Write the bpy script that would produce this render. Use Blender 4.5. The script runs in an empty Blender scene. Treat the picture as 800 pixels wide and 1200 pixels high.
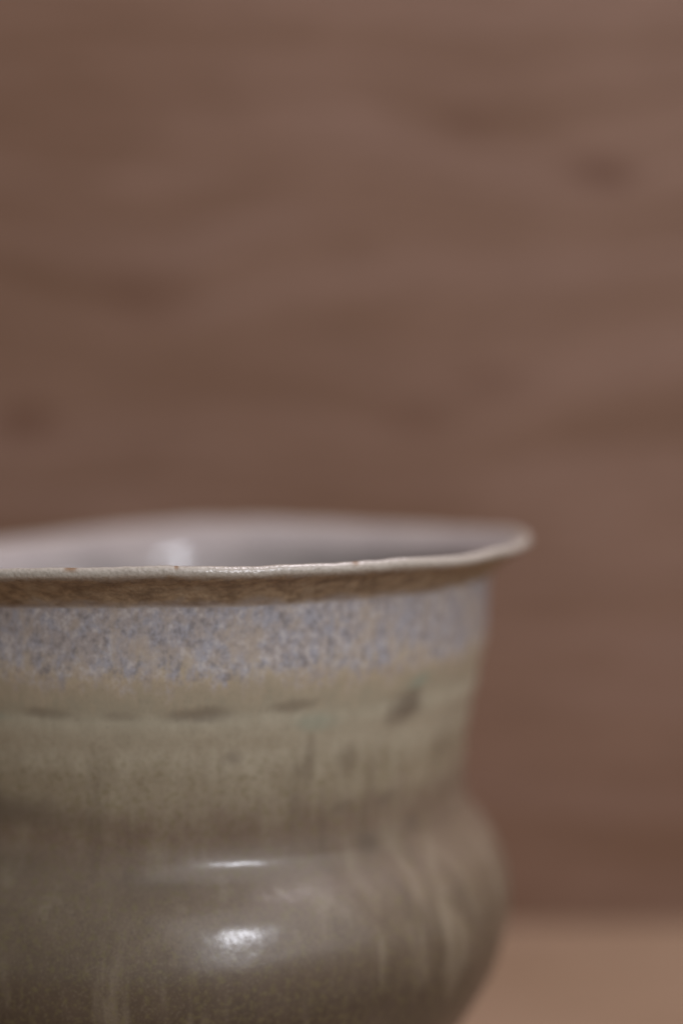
import bpy, math, random
from mathutils import Vector, noise as mnoise

CM = 0.01
scene = bpy.context.scene
col = scene.collection

# ------------------------------------------------------------------ camera
# The pot's axis is the world z axis, the table top is z = 0.
RIM = 10.45                       # height of the rim above the table, cm
cam_data = bpy.data.cameras.new('camera')
cam = bpy.data.objects.new('camera', cam_data)
col.objects.link(cam)
cam.location = (2.92*CM, -29.2*CM, (RIM + 2.05)*CM)
cam.rotation_euler = (math.radians(90 - 3.15), 0, 0)
cam_data.sensor_fit = 'VERTICAL'
cam_data.sensor_height = 36
cam_data.sensor_width = 24
cam_data.lens = 60
cam_data.clip_start = 0.01
cam_data.clip_end = 50
cam_data.dof.use_dof = True
cam_data.dof.focus_distance = 23.3*CM
cam_data.dof.aperture_fstop = 4.3
cam_data.dof.aperture_blades = 0
scene.camera = cam

# ------------------------------------------------------------------ light
world = bpy.data.worlds.new('World')
scene.world = world
world.use_nodes = True
bg = world.node_tree.nodes['Background']
bg.inputs['Color'].default_value = (1.0, 0.92, 0.80, 1)
bg.inputs['Strength'].default_value = 0.19

def area(name, loc, target, sx, sy, power, color):
    d = bpy.data.lights.new(name, 'AREA')
    d.shape = 'RECTANGLE'
    d.size, d.size_y = sx, sy
    d.energy = power
    d.color = color
    o = bpy.data.objects.new(name, d)
    col.objects.link(o)
    o.location = loc
    o.rotation_euler = (Vector(target) - Vector(loc)).to_track_quat('-Z', 'Y').to_euler()
    return o

# small lamp to the right of the camera: the two glints on the shoulder
area('desk_lamp', (0.405, -0.74, 0.475), (0, 0, 0.06), 0.048, 0.030, 2.9, (0.89, 0.91, 1.0))
# broad daylight window behind it, to the right
area('window_light', (0.82, -0.92, 1.0), (0.0, 0.03, 0.10), 1.7, 1.4, 11.5, (1.0, 0.965, 0.985))
# soft fill added overhead on the right to brighten that side of the wall
area('wall_fill_light', (0.34, 0.04, 0.86), (0.13, 0.11, 0.13), 0.3, 0.3, 6.4, (1.0, 0.90, 0.98))

scene.view_settings.view_transform = 'Standard'
scene.view_settings.look = 'None'
scene.view_settings.exposure = 0.0
scene.view_settings.gamma = 1.0
scene.view_settings.use_curve_mapping = False
scene.render.engine = 'CYCLES'
scene.cycles.use_denoising = True
scene.cycles.denoiser = 'OPENIMAGEDENOISE'
scene.cycles.max_bounces = 5

# ------------------------------------------------------------------ node helper
class NT:
    def __init__(self, name):
        self.mat = bpy.data.materials.new(name)
        self.mat.use_nodes = True
        self.t = self.mat.node_tree
        self.t.nodes.clear()
        self.out = self.t.nodes.new('ShaderNodeOutputMaterial')
        self.bsdf = self.t.nodes.new('ShaderNodeBsdfPrincipled')
        self.t.links.new(self.bsdf.outputs[0], self.out.inputs['Surface'])

    def put(self, sock, v):
        if isinstance(v, bpy.types.NodeSocket):
            self.t.links.new(v, sock)
        elif isinstance(v, (tuple, list)) and len(v) == 3 and sock.type == 'RGBA':
            sock.default_value = (*v, 1)
        else:
            sock.default_value = v

    def math(self, op, a, b=0.0, c=None, clamp=False):
        n = self.t.nodes.new('ShaderNodeMath')
        n.operation = op
        n.use_clamp = clamp
        self.put(n.inputs[0], a)
        self.put(n.inputs[1], b)
        if c is not None:
            self.put(n.inputs[2], c)
        return n.outputs[0]

    def vmath(self, op, a, b=None):
        n = self.t.nodes.new('ShaderNodeVectorMath')
        n.operation = op
        self.put(n.inputs[0], a)
        if b is not None:
            self.put(n.inputs[1], b)
        return n.outputs['Value'] if op == 'LENGTH' else n.outputs['Vector']

    def coords(self):
        return self.t.nodes.new('ShaderNodeTexCoord').outputs['Object']

    def sep(self, v):
        n = self.t.nodes.new('ShaderNodeSeparateXYZ')
        self.put(n.inputs[0], v)
        return n.outputs

    def comb(self, x, y, z):
        n = self.t.nodes.new('ShaderNodeCombineXYZ')
        for s, v in zip(n.inputs, (x, y, z)):
            self.put(s, v)
        return n.outputs[0]

    def mapping(self, v, loc=(0, 0, 0), rot=(0, 0, 0), scale=(1, 1, 1), kind='POINT'):
        n = self.t.nodes.new('ShaderNodeMapping')
        n.vector_type = kind
        self.put(n.inputs['Vector'], v)
        n.inputs['Location'].default_value = loc
        n.inputs['Rotation'].default_value = rot
        n.inputs['Scale'].default_value = scale
        return n.outputs[0]

    def noise(self, v, scale, detail=2.0, rough=0.5, dist=0.0, color=False):
        n = self.t.nodes.new('ShaderNodeTexNoise')
        self.put(n.inputs['Vector'], v)
        n.inputs['Scale'].default_value = scale
        n.inputs['Detail'].default_value = detail
        n.inputs['Roughness'].default_value = rough
        n.inputs['Distortion'].default_value = dist
        return n.outputs['Color'] if color else n.outputs[0]

    def rng(self, v, a, b, c=0.0, d=1.0, smooth=False):
        n = self.t.nodes.new('ShaderNodeMapRange')
        n.interpolation_type = 'SMOOTHSTEP' if smooth else 'LINEAR'
        self.put(n.inputs[0], v)
        for k, x in zip((1, 2, 3, 4), (a, b, c, d)):
            self.put(n.inputs[k], x)
        return n.outputs[0]

    def mix(self, f, a, b, mode='MIX'):
        n = self.t.nodes.new('ShaderNodeMix')
        n.data_type = 'RGBA'
        n.blend_type = mode
        self.put(n.inputs[0], f)
        self.put(n.inputs[6], a)
        self.put(n.inputs[7], b)
        return n.outputs[2]

    def ramp(self, f, stops):
        n = self.t.nodes.new('ShaderNodeValToRGB')
        self.put(n.inputs[0], f)
        e = n.color_ramp.elements
        while len(e) < len(stops):
            e.new(0.5)
        for el, (p, c) in zip(e, stops):
            el.position = p
            el.color = (*c, 1)
        return n.outputs[0]

    def bump(self, h, strength, dist, normal=None):
        n = self.t.nodes.new('ShaderNodeBump')
        n.inputs['Strength'].default_value = strength
        n.inputs['Distance'].default_value = dist
        self.put(n.inputs['Height'], h)
        if normal is not None:
            self.put(n.inputs['Normal'], normal)
        return n.outputs[0]

# ------------------------------------------------------------------ wood

def make_wood(name, base, dark, pale, knots, rough, plane, seed=0.0):
    """Grain runs along x; plane 'xz' for an upright board, 'xy' for a lying one. Units cm."""
    m = NT(name)
    s = m.sep(m.mapping(m.coords(), scale=(100, 100, 100)))
    u = s[0]
    v = s[2] if plane == 'xz' else s[1]
    p = m.comb(u, v, 0.0)
    # grain lines bend round the knots
    bend = None
    for (ku, kv, kr, _) in knots:
        d = m.vmath('LENGTH', m.mapping(p, loc=(ku, kv, 0), scale=(kr*2.6, kr*1.8, 1), kind='TEXTURE'))
        w = m.math('EXPONENT', m.math('MULTIPLY', m.math('MULTIPLY', d, d), -1.0))
        t = m.math('MULTIPLY', w, kr*0.8)
        bend = t if bend is None else m.math('ADD', bend, t)
    wav = m.math('MULTIPLY', m.math('SUBTRACT', m.noise(m.mapping(p, scale=(0.05, 0.12, 1)), 1.0, 2), 0.5), 1.6)
    vv = m.math('ADD', v, wav)
    if bend is not None:
        vv = m.math('ADD', vv, bend)
    g = m.comb(m.math('MULTIPLY', u, 0.22), vv, seed)
    broad = m.noise(m.mapping(g, scale=(0.9, 0.33, 1)), 1.0, 3, 0.5)
    bands = m.noise(m.mapping(g, scale=(0.45, 1.2, 1)), 1.0, 4, 0.6)
    fine = m.noise(m.mapping(g, scale=(3.0, 14.0, 1)), 1.0, 3, 0.6)
    c = m.mix(m.rng(broad, 0.3, 0.7, 0, 0.6, True), base, dark)
    c = m.mix(m.rng(bands, 0.42, 0.72, 0, 0.75, True), c, pale)
    c = m.mix(m.rng(bands, 0.46, 0.28, 0, 0.55, True), c, dark)
    c = m.mix(m.rng(fine, 0.4, 0.7, 0, 0.35), c, tuple(0.6*q for q in dark))
    wp = m.vmath('ADD', p, m.vmath('MULTIPLY', m.vmath('SUBTRACT', m.noise(p, 0.8, 2, color=True), (0.5, 0.5, 0.5)), (0.9, 0.9, 0)))
    for (ku, kv, kr, ka) in knots:
        d = m.vmath('LENGTH', m.mapping(wp, loc=(ku, kv, 0), scale=(kr, kr*0.5, 1), kind='TEXTURE'))
        c = m.mix(m.rng(d, 1.3, 0.2, 0, ka, True), c, (0.105, 0.048, 0.027))
    m.put(m.bsdf.inputs['Base Color'], c)
    m.put(m.bsdf.inputs['Roughness'], m.rng(fine, 0.3, 0.7, rough, rough + 0.15))
    m.bsdf.inputs['Specular IOR Level'].default_value = 0.18
    m.put(m.bsdf.inputs['Normal'], m.bump(fine, 0.3, 0.0004))
    return m.mat

WSEED = 5.3                       # which slice of the grain pattern this board shows
WALL_Y = 12.7                     # cm behind the pot's axis
wall_knots = [(9.2, 18.55, 1.0, 0.8), (6.0, 19.8, 0.8, 0.4), (-1.8, 15.5, 1.5, 0.35),
              (-4.9, 12.3, 1.1, 0.6), (6.6, 13.4, 1.2, 0.35), (4.7, 12.5, 1.1, 0.35)]
M_wall = make_wood('brown_wood_board', (0.212, 0.126, 0.086), (0.152, 0.083, 0.050), (0.252, 0.157, 0.118),
                   wall_knots, 0.5, 'xz', WSEED)
M_table = make_wood('tan_wood_table', (0.255, 0.173, 0.112), (0.205, 0.135, 0.084), (0.292, 0.20, 0.140), [], 0.42, 'xy')

def box(name, lo, hi, mat, bevel=0.0):
    me = bpy.data.meshes.new(name)
    v = [(x, y, z) for x in (lo[0], hi[0]) for y in (lo[1], hi[1]) for z in (lo[2], hi[2])]
    v = [tuple(q*CM for q in p) for p in v]
    me.from_pydata(v, [], [(0, 1, 3, 2), (4, 6, 7, 5), (0, 4, 5, 1), (2, 3, 7, 6), (0, 2, 6, 4), (1, 5, 7, 3)])
    me.materials.append(mat)
    o = bpy.data.objects.new(name, me)
    col.objects.link(o)
    if bevel:
        b = o.modifiers.new('bevel', 'BEVEL')
        b.width = bevel*CM
        b.segments = 3
    o['kind'] = 'structure'
    return o

box('table_top', (-60, -45, -2.2), (60, WALL_Y - 0.12, 0), M_table, 0.12)
box('wooden_wall', (-60, WALL_Y, -2.2), (60, WALL_Y + 1.8, 60), M_wall, 0.1)

# ------------------------------------------------------------------ the pot
def pchip(pts):
    xs = [p[0] for p in pts]; ys = [p[1] for p in pts]; n = len(xs)
    h = [xs[i+1]-xs[i] for i in range(n-1)]
    d = [(ys[i+1]-ys[i])/h[i] for i in range(n-1)]
    m = [0.0]*n
    m[0], m[-1] = d[0], d[-1]
    for i in range(1, n-1):
        # finite difference (Catmull-Rom like) tangents: smooth curvature
        m[i] = (d[i-1]*h[i] + d[i]*h[i-1])/(h[i-1]+h[i])
    def f(x):
        if x <= xs[0]: return ys[0]
        if x >= xs[-1]: return ys[-1]
        i = max(k for k in range(n-1) if xs[k] <= x)
        t = (x-xs[i])/h[i]
        a, b, c_, e = 2*t**3-3*t*t+1, t**3-2*t*t+t, -2*t**3+3*t*t, t**3-t*t
        return a*ys[i]+b*h[i]*m[i]+c_*ys[i+1]+e*h[i]*m[i+1]
    return f

# (depth below rim, radius) in cm: outer wall from under the lip down to the foot
outer = pchip([(0.60, 5.455), (0.85, 5.44), (1.25, 5.425), (1.70, 5.375), (2.10, 5.285), (2.50, 5.185), (3.0, 5.095),
               (3.45, 5.04), (3.85, 5.018), (4.24, 5.024), (4.43, 5.066), (4.60, 5.165), (4.76, 5.295), (4.93, 5.44),
               (5.10, 5.555), (5.32, 5.665), (5.55, 5.745), (5.98, 5.82), (6.60, 5.745), (7.14, 5.565), (7.66, 5.29), (8.09, 5.0), (8.6, 4.62),
               (9.1, 4.22), (9.5, 3.92), (9.8, 3.75)])
inner = pchip([(0.03, 5.90), (0.12, 5.76), (0.26, 5.53), (0.36, 5.405), (0.43, 5.345), (0.49, 5.322), (0.62, 5.292), (0.75, 5.261), (0.90, 5.225), (1.4, 5.11), (2.2, 4.90), (3.2, 4.72), (3.9, 4.68),
               (4.6, 4.98), (5.2, 5.27), (5.95, 5.36), (6.8, 5.22), (7.6, 4.80), (8.4, 4.05), (9.0, 3.1), (9.35, 2.0),
               (9.5, 1.0), (9.54, 0.02)])

rings = []                        # (part, depth, radius)
# lip: inner shoulder, rolled edge, then the underside of the flare
lip = [(0.03, 5.90), (-0.01, 5.965), (-0.03, 6.02), (-0.035, 6.065), (-0.025, 6.10), (0.0, 6.122), (0.04, 6.135),
       (0.085, 6.132), (0.122, 6.10), (0.155, 6.045), (0.195, 5.965), (0.24, 5.87), (0.30, 5.78), (0.37, 5.685), (0.44, 5.60),
       (0.50, 5.53), (0.545, 5.485), (0.575, 5.462), (0.60, 5.455)]
def dense(pts, k):
    out = []
    for a, b in zip(pts, pts[1:]):
        for j in range(k):
            out.append((a[0]+(b[0]-a[0])*j/k, a[1]+(b[1]-a[1])*j/k))
    out.append(pts[-1])
    return out
interior = [(t, inner(t)) for t in [9.54 - (9.54-0.03)*(k/190.0)**1.0 for k in range(191)]]
lipd = dense(lip, 2)
neck = [(0.60 + (4.05-0.60)*k/110, outer(0.60 + (4.05-0.60)*k/110)) for k in range(111)]
belly = [(4.05 + (9.1-4.05)*k/130, outer(4.05 + (9.1-4.05)*k/130)) for k in range(131)]
foot = [(9.1 + 0.7*k/16, outer(9.1 + 0.7*k/16)) for k in range(17)]
foot += [(9.85, 3.70), (9.95, 3.66), (10.1, 3.65), (10.30, 3.66), (10.40, 3.64), (10.44, 3.59), (10.45, 3.52), (10.45, 3.2), (10.42, 3.12),
         (10.2, 3.0), (9.95, 2.85), (9.9, 2.4), (9.9, 0.02)]
sections = [('interior', interior), ('lip', lipd), ('neck', neck), ('belly', belly), ('foot_ring', foot)]

SEG = 400
strokes = [(-34, 5, .8), (-26, 4.5, .7), (-14, 6, 1.0), (-1.5, 4.5, .6), (9.5, 7, 1.1), (25, 5.5, .8), (47, 6, 1.6),
           (66, 5, .7), (84, 6, 1), (110, 7, .8), (140, 8, 1), (170, 7, .8), (200, 8, 1), (235, 6, .8), (265, 6, 1), (300, 7, .8)]
def gauss(x): return math.exp(-x*x)
def sm(a, b, x):
    t = min(1, max(0, (x-a)/(b-a))); return t*t*(3-2*t)

def shape(part, t, r, th):
    """Hand-made unevenness: returns (radius, height above table) in cm for ring (t, r) at angle th."""
    deg = math.degrees(th)
    x, y = math.sin(th), -math.cos(th)              # th = 0 faces -y
    nz = lambda s, off: mnoise.noise(Vector((x*s, y*s, off)))
    z = RIM - t
    # the rim sags to the left and far left, and it waves gently
    w = math.exp(-max(t, 0)/0.9) if part in ('lip', 'interior', 'neck') else 0.0
    if w > 1e-3:
        left = max(0.0, -x)
        sag = 0.34*left**1.35*(0.75 + 0.6*max(0.0, y))
        sag += (0.10 + 0.22*left)*max(0.0, y) - 0.07*gauss((deg - 92)/24)
        wave = 0.045*nz(2.3, 3.1) + 0.020*nz(6.0, 7.7)
        z += w*(-sag + wave)
        r += w*(0.06*nz(1.7, 11.0) + 0.018*nz(7.0, 5.0))
    if part == 'interior' and t < 2.5:
        # far inner wall bent and swollen to steer the lamp's glint there
        r += 0.22*(t - 0.70)*gauss((t - 0.70)/0.4)*sm(196, 202, deg)*sm(228, 214, deg)
        r -= 0.37*gauss(((deg - 192 + 180) % 360 - 180)*0.09/1.3)*gauss((t - 0.72)/1.6)*sm(0.03, 0.5, t)
    if part == 'lip':
        # a lip pinched by hand: fine ripples, stronger on the raw underside
        k = sm(0.12, 0.3, t)*sm(0.62, 0.5, t)
        r += k*(0.035*nz(9, 2 + t*3) + 0.02*nz(24, 4 + t*6))
        k2 = sm(0.2, 0.1, t)
        r += k2*0.010*nz(22, 1 + t*2)
        z += k2*(0.012*nz(18, 8.5) + 0.006*nz(60, 3.5))
    elif part in ('neck', 'belly'):
        f = sm(0.6, 1.0, t)*sm(9.1, 8.6, t)
        r += f*(0.030*nz(1.6, 20 + t*0.5) + 0.012*nz(5.0, 30 + t*0.9))
        # a tooled groove, cut in separate strokes, with a soft swelling below it
        for (d0, wd, a) in strokes:
            dd = (deg - d0 + 180) % 360 - 180
            r -= f*0.012*a*gauss(dd/wd)*gauss((t - 2.17 - 0.012*math.sin(d0) + 0.004*dd*(1 if d0 > 0 else .3))/0.10)
        r += f*0.030*gauss((t - 2.45)/0.22) - f*0.006*gauss((t - 2.17)/0.14)
        # a flatter patch pressed into the crease above the shoulder
        r -= f*0.068*gauss(((deg - 12 + 180) % 360 - 180)/16)*gauss((t - 4.2)/0.50)
        # throwing rings
        r += f*0.006*math.sin(t*9.0 + 1.2*nz(2, 1))
        # shallow slanting flutes round the belly, mostly on the right-hand side
        fl = sm(4.25, 4.7, t)*sm(7.4, 6.0, t)*(0.25 + 0.75*sm(18, 45, deg)*sm(150, 120, deg))
        r += fl*0.008*math.sin(math.radians(deg - 9*(t - 5.0))*26 + 2.2*nz(3, 0.4*t))
        fn = sm(2.5, 2.9, t)*sm(4.0, 3.6, t)*sm(12, 35, deg)*sm(150, 120, deg)
        r += fn*0.007*math.sin(math.radians(deg)*30 + 1.8*nz(3, 0.5*t))
    return r, z

# one continuous surface first, so that normals run smoothly across the part borders
all_rings = []
for name, pts in sections:
    start = 0 if not all_rings else 1
    for q in pts[start:]:
        all_rings.append((name, q[0], q[1]))
co = []
for (name, t, r) in all_rings:
    for k in range(SEG):
        th = 2*math.pi*k/SEG
        rr, z = shape(name, t, r, th)
        co.append((rr*math.sin(th)*CM, -rr*math.cos(th)*CM, z*CM))
faces = []
for i in range(len(all_rings)-1):
    for k in range(SEG):
        k2 = (k+1) % SEG
        faces.append((i*SEG+k, (i+1)*SEG+k, (i+1)*SEG+k2, i*SEG+k2))
tmp = bpy.data.meshes.new('tmp')
tmp.from_pydata(co, [], faces)
tmp.update()
vn = [v.vector.copy() for v in tmp.vertex_normals]
bpy.data.meshes.remove(tmp)

# ------------------------------------------------------------------ glazes
def blob(m, p, u0, t0, su, st, rot=0.0, inner_=0.2, outer_=1.3):
    d = m.vmath('LENGTH', m.mapping(p, loc=(u0, t0, 0), rot=(0, 0, math.radians(rot)), scale=(su, st, 1), kind='TEXTURE'))
    return m.rng(d, outer_, inner_, 0, 1, True)

def glaze_base(name):
    m = NT(name)
    s = m.sep(m.mapping(m.coords(), scale=(100, 100, 100)))
    th = m.math('ARCTAN2', s[0], m.math('MULTIPLY', s[1], -1.0))
    u = m.math('MULTIPLY', th, 5.4)
    t = m.math('SUBTRACT', RIM, s[2])
    cart = m.comb(s[0], s[1], s[2])
    return m, cart, u, t

def glaze_outer():
    m, P, u, t = glaze_base('speckled_stoneware_glaze')
    uv = m.comb(u, t, 0.0)
    warp = m.vmath('SUBTRACT', m.noise(P, 1.3, 3, 0.6, color=True), (0.5, 0.5, 0.5))
    uvw = m.vmath('ADD', uv, m.vmath('MULTIPLY', warp, (0.5, 0.28, 0)))
    # runs: noise stretched down the wall
    Pz = m.mapping(P, scale=(1, 1, 0.16))
    runs = m.noise(Pz, 2.2, 3, 0.55)
    runs_f = m.noise(Pz, 6.5, 2, 0.5)
    edge = m.math('ADD', t, m.math('MULTIPLY', m.math('SUBTRACT', runs_f, 0.5), 0.75))
    edge = m.math('ADD', edge, m.math('MULTIPLY', m.math('SUBTRACT', m.noise(P, 2.2, 5, 0.7), 0.5), 1.1))
    q = m.math('DIVIDE', edge, 10.0, clamp=True)
    base = m.ramp(q, [(0.00, (0.30, 0.27, 0.255)), (0.125, (0.30, 0.275, 0.265)), (0.165, (0.365, 0.31, 0.22)), (0.21, (0.285, 0.26, 0.19)),
                      (0.255, (0.345, 0.315, 0.235)), (0.33, (0.238, 0.205, 0.142)), (0.40, (0.152, 0.113, 0.082)),
                      (0.52, (0.124, 0.094, 0.064)), (0.66, (0.055, 0.039, 0.025)), (0.85, (0.055, 0.038, 0.024)), (1.0, (0.05, 0.035, 0.023))])
    # blue-grey mottle of the upper band
    up = m.math('MULTIPLY', m.rng(edge, 1.95, 1.35, 0, 1, True), m.rng(t, 0.45, 0.62, 0, 1))
    mo1 = m.noise(m.mapping(P, scale=(1, 1, 0.7)), 5.5, 4, 0.65)
    mo2 = m.noise(m.mapping(P, scale=(1, 1, 0.85)), 8.5, 4, 0.7)
    mo3 = m.noise(m.mapping(P, scale=(1, 1, 0.6)), 2.4, 4, 0.65)
    c = m.mix(m.math('MULTIPLY', up, m.rng(mo1, 0.42, 0.62, 0, 0.9, True)), base, (0.295, 0.30, 0.335))
    c = m.mix(m.math('MULTIPLY', up, m.rng(mo2, 0.51, 0.64, 0, 0.7, True)), c, (0.15, 0.14, 0.145))
    c = m.mix(m.math('MULTIPLY', up, m.rng(mo2, 0.48, 0.36, 0, 0.6, True)), c, (0.50, 0.475, 0.46))
    c = m.mix(m.math('MULTIPLY', up, m.rng(mo3, 0.48, 0.64, 0, 0.6, True)), c, (0.37, 0.315, 0.25))
    # body: run marks and iron specks
    low = m.rng(t, 2.3, 3.3, 0, 1, True)
    c = m.mix(m.math('MULTIPLY', low, m.rng(runs, 0.50, 0.75, 0, 0.45, True)), c, (0.085, 0.062, 0.043))
    c = m.mix(m.math('MULTIPLY', low, m.rng(runs, 0.48, 0.30, 0, 0.45, True)), c, (0.225, 0.19, 0.135))
    sp = m.noise(P, 26.0, 2, 0.6)
    sp2 = m.noise(P, 11.0, 3, 0.6)
    dl = m.rng(t, 2.0, 5.0, 0.35, 1.0)
    c = m.mix(m.math('MULTIPLY', dl, m.rng(sp, 0.54, 0.72, 0, 0.6)), c, (0.075, 0.058, 0.045))
    c = m.mix(m.math('MULTIPLY', dl, m.rng(sp, 0.46, 0.30, 0, 0.28)), c, (0.22, 0.19, 0.13))
    c = m.mix(m.math('MULTIPLY', low, m.rng(sp2, 0.50, 0.66, 0, 0.5)), c, (0.135, 0.115, 0.052))
    # separate marks: pooled dark glaze and painted waist shade, greenish pools, pale runs  (u, t, size, tilt)
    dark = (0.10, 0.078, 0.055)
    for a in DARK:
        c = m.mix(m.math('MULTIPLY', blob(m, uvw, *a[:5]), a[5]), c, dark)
    for a in PALE:
        c = m.mix(m.math('MULTIPLY', blob(m, uvw, *a[:4], 0.55*a[4]), 0.30*a[5]), c, (0.29, 0.25, 0.18))
    for a in TEAL:
        c = m.mix(m.math('MULTIPLY', blob(m, uvw, *a[:5]), a[5]), c, (0.20, 0.26, 0.21))
    m.put(m.bsdf.inputs['Base Color'], c)
    rgh = m.rng(t, 1.0, 4.0, 0.45, 0.21)
    rgh = m.math('ADD', rgh, m.math('MULTIPLY', m.math('SUBTRACT', sp2, 0.5), 0.10))
    m.bsdf.inputs['IOR'].default_value = 1.4
    # a broad satin base under a thin glossy coat
    m.put(m.bsdf.inputs['Roughness'], 0.55)
    m.bsdf.inputs['Coat Weight'].default_value = 0.5
    m.put(m.bsdf.inputs['Coat Roughness'], rgh)
    b1 = m.bump(m.noise(P, 4.0, 2, 0.5), 0.035, 0.002)
    b2 = m.bump(sp, 0.022, 0.0004, b1)
    m.put(m.bsdf.inputs['Normal'], b2)
    m.put(m.bsdf.inputs['Coat Normal'], b2)
    return m.mat

def glaze_lip():
    m, P, u, t = glaze_base('cream_lip_and_raw_brown_clay')
    n1 = m.noise(P, 5.0, 3, 0.6)
    n2 = m.noise(P, 22.0, 2, 0.6)
    n3 = m.noise(m.mapping(P, scale=(1, 1, 1.3)), 6.0, 4, 0.65)
    # the rim waves, so the border of the cream follows the part's own outline: use the radius too
    s = m.sep(P)
    r = m.math('SQRT', m.math('ADD', m.math('MULTIPLY', s[0], s[0]), m.math('MULTIPLY', s[1], s[1])))
    a = m.t.nodes.new('ShaderNodeAttribute')
    a.attribute_name = 'lip_depth'
    e = m.math('ADD', a.outputs['Fac'], m.math('MULTIPLY', m.math('SUBTRACT', n1, 0.5), 0.16))
    cream = m.mix(m.rng(n2, 0.45, 0.65), (0.35, 0.32, 0.275), (0.29, 0.26, 0.22))
    brown = m.mix(m.rng(n3, 0.38, 0.62), (0.36, 0.28, 0.18), (0.205, 0.15, 0.092))
    brown = m.mix(m.rng(n2, 0.55, 0.7, 0, 0.4), brown, (0.30, 0.235, 0.15))
    n4 = m.noise(m.mapping(P, scale=(1, 1, 1.5)), 2.6, 4, 0.6)
    brown = m.mix(m.rng(n4, 0.50, 0.68, 0, 0.7, True), brown, (0.36, 0.30, 0.21))
    brown = m.mix(m.rng(n4, 0.48, 0.34, 0, 0.6, True), brown, (0.15, 0.105, 0.062))
    e2 = m.math('ADD', a.outputs['Fac'], m.math('MULTIPLY', m.math('SUBTRACT', n4, 0.5), 0.42))
    c = m.mix(m.rng(e, 0.10, 0.19, 0, 1, True), cream, brown)
    c = m.mix(m.rng(e2, 0.44, 0.64, 0, 0.9, True), c, (0.27, 0.245, 0.23))
    # a few iron spots on the cream edge
    for (uu, w_) in ((-2.45, 0.05), (-0.68, 0.09), (0.6, 0.03), (2.9, 0.05)):
        d = m.math('ABSOLUTE', m.math('SUBTRACT', u, uu))
        k = m.math('MULTIPLY', m.rng(d, w_*1.3, w_*0.3, 0, 0.8, True), m.rng(a.outputs['Fac'], 0.04, -0.02, 0, 1))
        c = m.mix(k, c, (0.17, 0.09, 0.035))
    m.put(m.bsdf.inputs['Base Color'], c)
    m.put(m.bsdf.inputs['Roughness'], m.rng(e, 0.10, 0.19, 0.30, 0.62))
    m.bsdf.inputs['IOR'].default_value = 1.5
    b1 = m.bump(m.noise(P, 16.0, 1, 0.5), 0.20, 0.0006)
    m.put(m.bsdf.inputs['Normal'], m.bump(n3, 0.10, 0.0006, b1))
    return m.mat

def glaze_inner():
    m, P, u, t = glaze_base('pinkish_white_inner_glaze')
    n1 = m.noise(P, 1.2, 3, 0.6)
    n2 = m.noise(P, 14.0, 3, 0.6)
    c = m.mix(m.rng(n1, 0.35, 0.65), (0.30, 0.270, 0.256), (0.27, 0.244, 0.235))
    c = m.mix(m.rng(n2, 0.55, 0.75, 0, 0.4), c, (0.28, 0.23, 0.20))
    m.put(m.bsdf.inputs['Base Color'], c)
    m.bsdf.inputs['Roughness'].default_value = 0.6
    m.bsdf.inputs['IOR'].default_value = 1.4
    m.bsdf.inputs['Coat Weight'].default_value = 0.10
    m.bsdf.inputs['Coat Roughness'].default_value = 0.11
    m.put(m.bsdf.inputs['Normal'], m.bump(n1, 0.1, 0.002))
    return m.mat

def raw_foot():
    m, P, u, t = glaze_base('raw_reddish_clay')
    n1 = m.noise(P, 4.0, 4, 0.6)
    n2 = m.noise(P, 26.0, 2, 0.6)
    c = m.mix(m.rng(n1, 0.35, 0.65), (0.25, 0.125, 0.07), (0.17, 0.085, 0.05))
    c = m.mix(m.rng(n2, 0.55, 0.7, 0, 0.6), c, (0.08, 0.05, 0.035))
    m.put(m.bsdf.inputs['Base Color'], c)
    m.bsdf.inputs['Roughness'].default_value = 0.75
    m.put(m.bsdf.inputs['Normal'], m.bump(n2, 0.4, 0.0005))
    return m.mat

# marks on the glaze: (u along the wall, depth below rim, half width, half height, tilt, strength), cm
DARK = [(-2.6, 2.14, 0.50, 0.10, 2, 0.25), (-1.35, 2.15, 0.50, 0.11, 5, 0.42), (-0.2, 2.16, 0.4, 0.09, 0, 0.3), (0.92, 2.17, 0.50, 0.12, 0, 0.55),
        (2.35, 2.10, 0.50, 0.11, -6, 0.42), (4.55, 2.3, 0.50, 0.28, -15, 0.8),
        (1.42, 2.8, 0.16, 0.16, 0, 0.45), (2.72, 2.95, 0.17, 0.45, 4, 0.4), (3.45, 2.95, 0.2, 0.3, 0, 0.35),
        (3.9, 4.35, 0.26, 0.2, 0, 0.75), (5.0, 4.22, 0.22, 0.17, 0, 0.6), (4.35, 3.75, 0.3, 0.12, -10, 0.5), (3.3, 3.75, 0.3, 0.14, -8, 0.5),
        (5.45, 5.3, 0.2, 0.5, -25, 0.45), (-3.2, 4.3, 0.4, 0.3, 0, 0.4), (-1.9, 4.45, 0.5, 0.22, 0, 0.35), (-2.9, 3.55, 2.3, 0.30, 6, 0.75),  # the wide waist mark paints in shade at the left of the crease
        (0.2, 4.6, 0.7, 0.12, 0, 0.35)]
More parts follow.
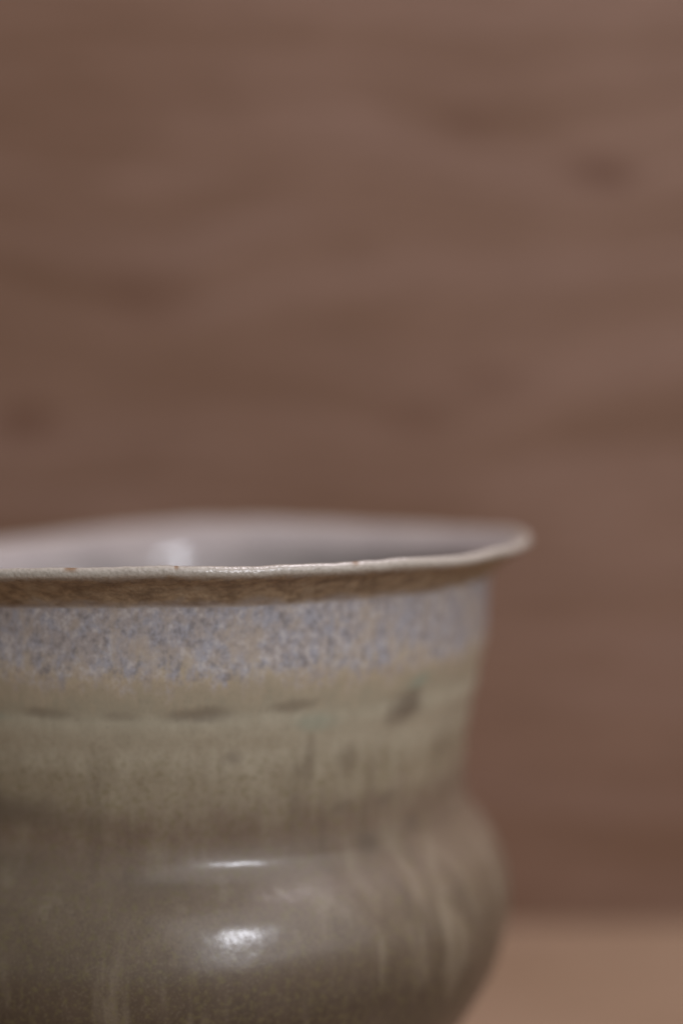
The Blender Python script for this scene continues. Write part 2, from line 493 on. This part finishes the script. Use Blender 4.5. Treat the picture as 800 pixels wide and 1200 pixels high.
PALE = [(4.45, 4.9, 0.16, 0.7, -22, 0.4), (4.85, 5.6, 0.18, 0.7, -14, 0.45), (5.65, 5.2, 0.16, 0.9, -18, 0.4), (3.5, 4.75, 0.16, 0.5, -22, 0.45),
        (3.05, 3.0, 0.13, 0.6, 0, 0.4), (4.0, 3.0, 0.12, 0.6, 2, 0.3), (4.15, 6.0, 0.2, 0.6, -8, 0.35), (-2.3, 4.2, 0.3, 0.25, 0, 0.35)]
TEAL = [(-2.9, 2.2, 0.9, 0.09, 0, 0.6), (4.75, 1.95, 0.35, 0.12, -10, 0.55), (2.75, 2.38, 0.5, 0.16, 0, 0.35)]

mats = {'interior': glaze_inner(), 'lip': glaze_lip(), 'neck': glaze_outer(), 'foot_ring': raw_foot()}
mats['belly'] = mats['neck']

pot = bpy.data.objects.new('ceramic_pot', None)
pot.empty_display_size = 0.03
col.objects.link(pot)
pot['label'] = 'olive-brown glazed stoneware pot with flared cream lip and blue-grey mottled neck, on the table'
pot['category'] = 'pot'

part_label = {'interior': 'pinkish white glazed inside of the pot', 'lip': 'uneven flared lip, cream edge over raw brown underside',
              'neck': 'waisted neck with blue-grey mottled band and a cut groove', 'belly': 'rounded speckled brown belly with pale runs and two glints',
              'foot_ring': 'raw clay foot ring'}
i0 = 0
for n, (name, pts) in enumerate(sections):
    cnt = len(pts)
    lo = i0
    hi = i0 + cnt - 1
    verts = co[lo*SEG:(hi+1)*SEG]
    fc = []
    for i in range(cnt-1):
        for k in range(SEG):
            k2 = (k+1) % SEG
            fc.append((i*SEG+k, (i+1)*SEG+k, (i+1)*SEG+k2, i*SEG+k2))
    me = bpy.data.meshes.new(name)
    me.from_pydata(verts, [], fc)
    me.update()
    me.polygons.foreach_set('use_smooth', [True]*len(me.polygons))
    if name == 'lip':
        at = me.attributes.new('lip_depth', 'FLOAT', 'POINT')
        at.data.foreach_set('value', [pts[i][0] + (0 if i > 6 else -0.05) for i in range(cnt) for k in range(SEG)])
    me.normals_split_custom_set_from_vertices(vn[lo*SEG:(hi+1)*SEG])
    me.materials.append(mats[name])
    o = bpy.data.objects.new(name, me)
    col.objects.link(o)
    o.parent = pot
    o['label'] = part_label[name]
    i0 = hi
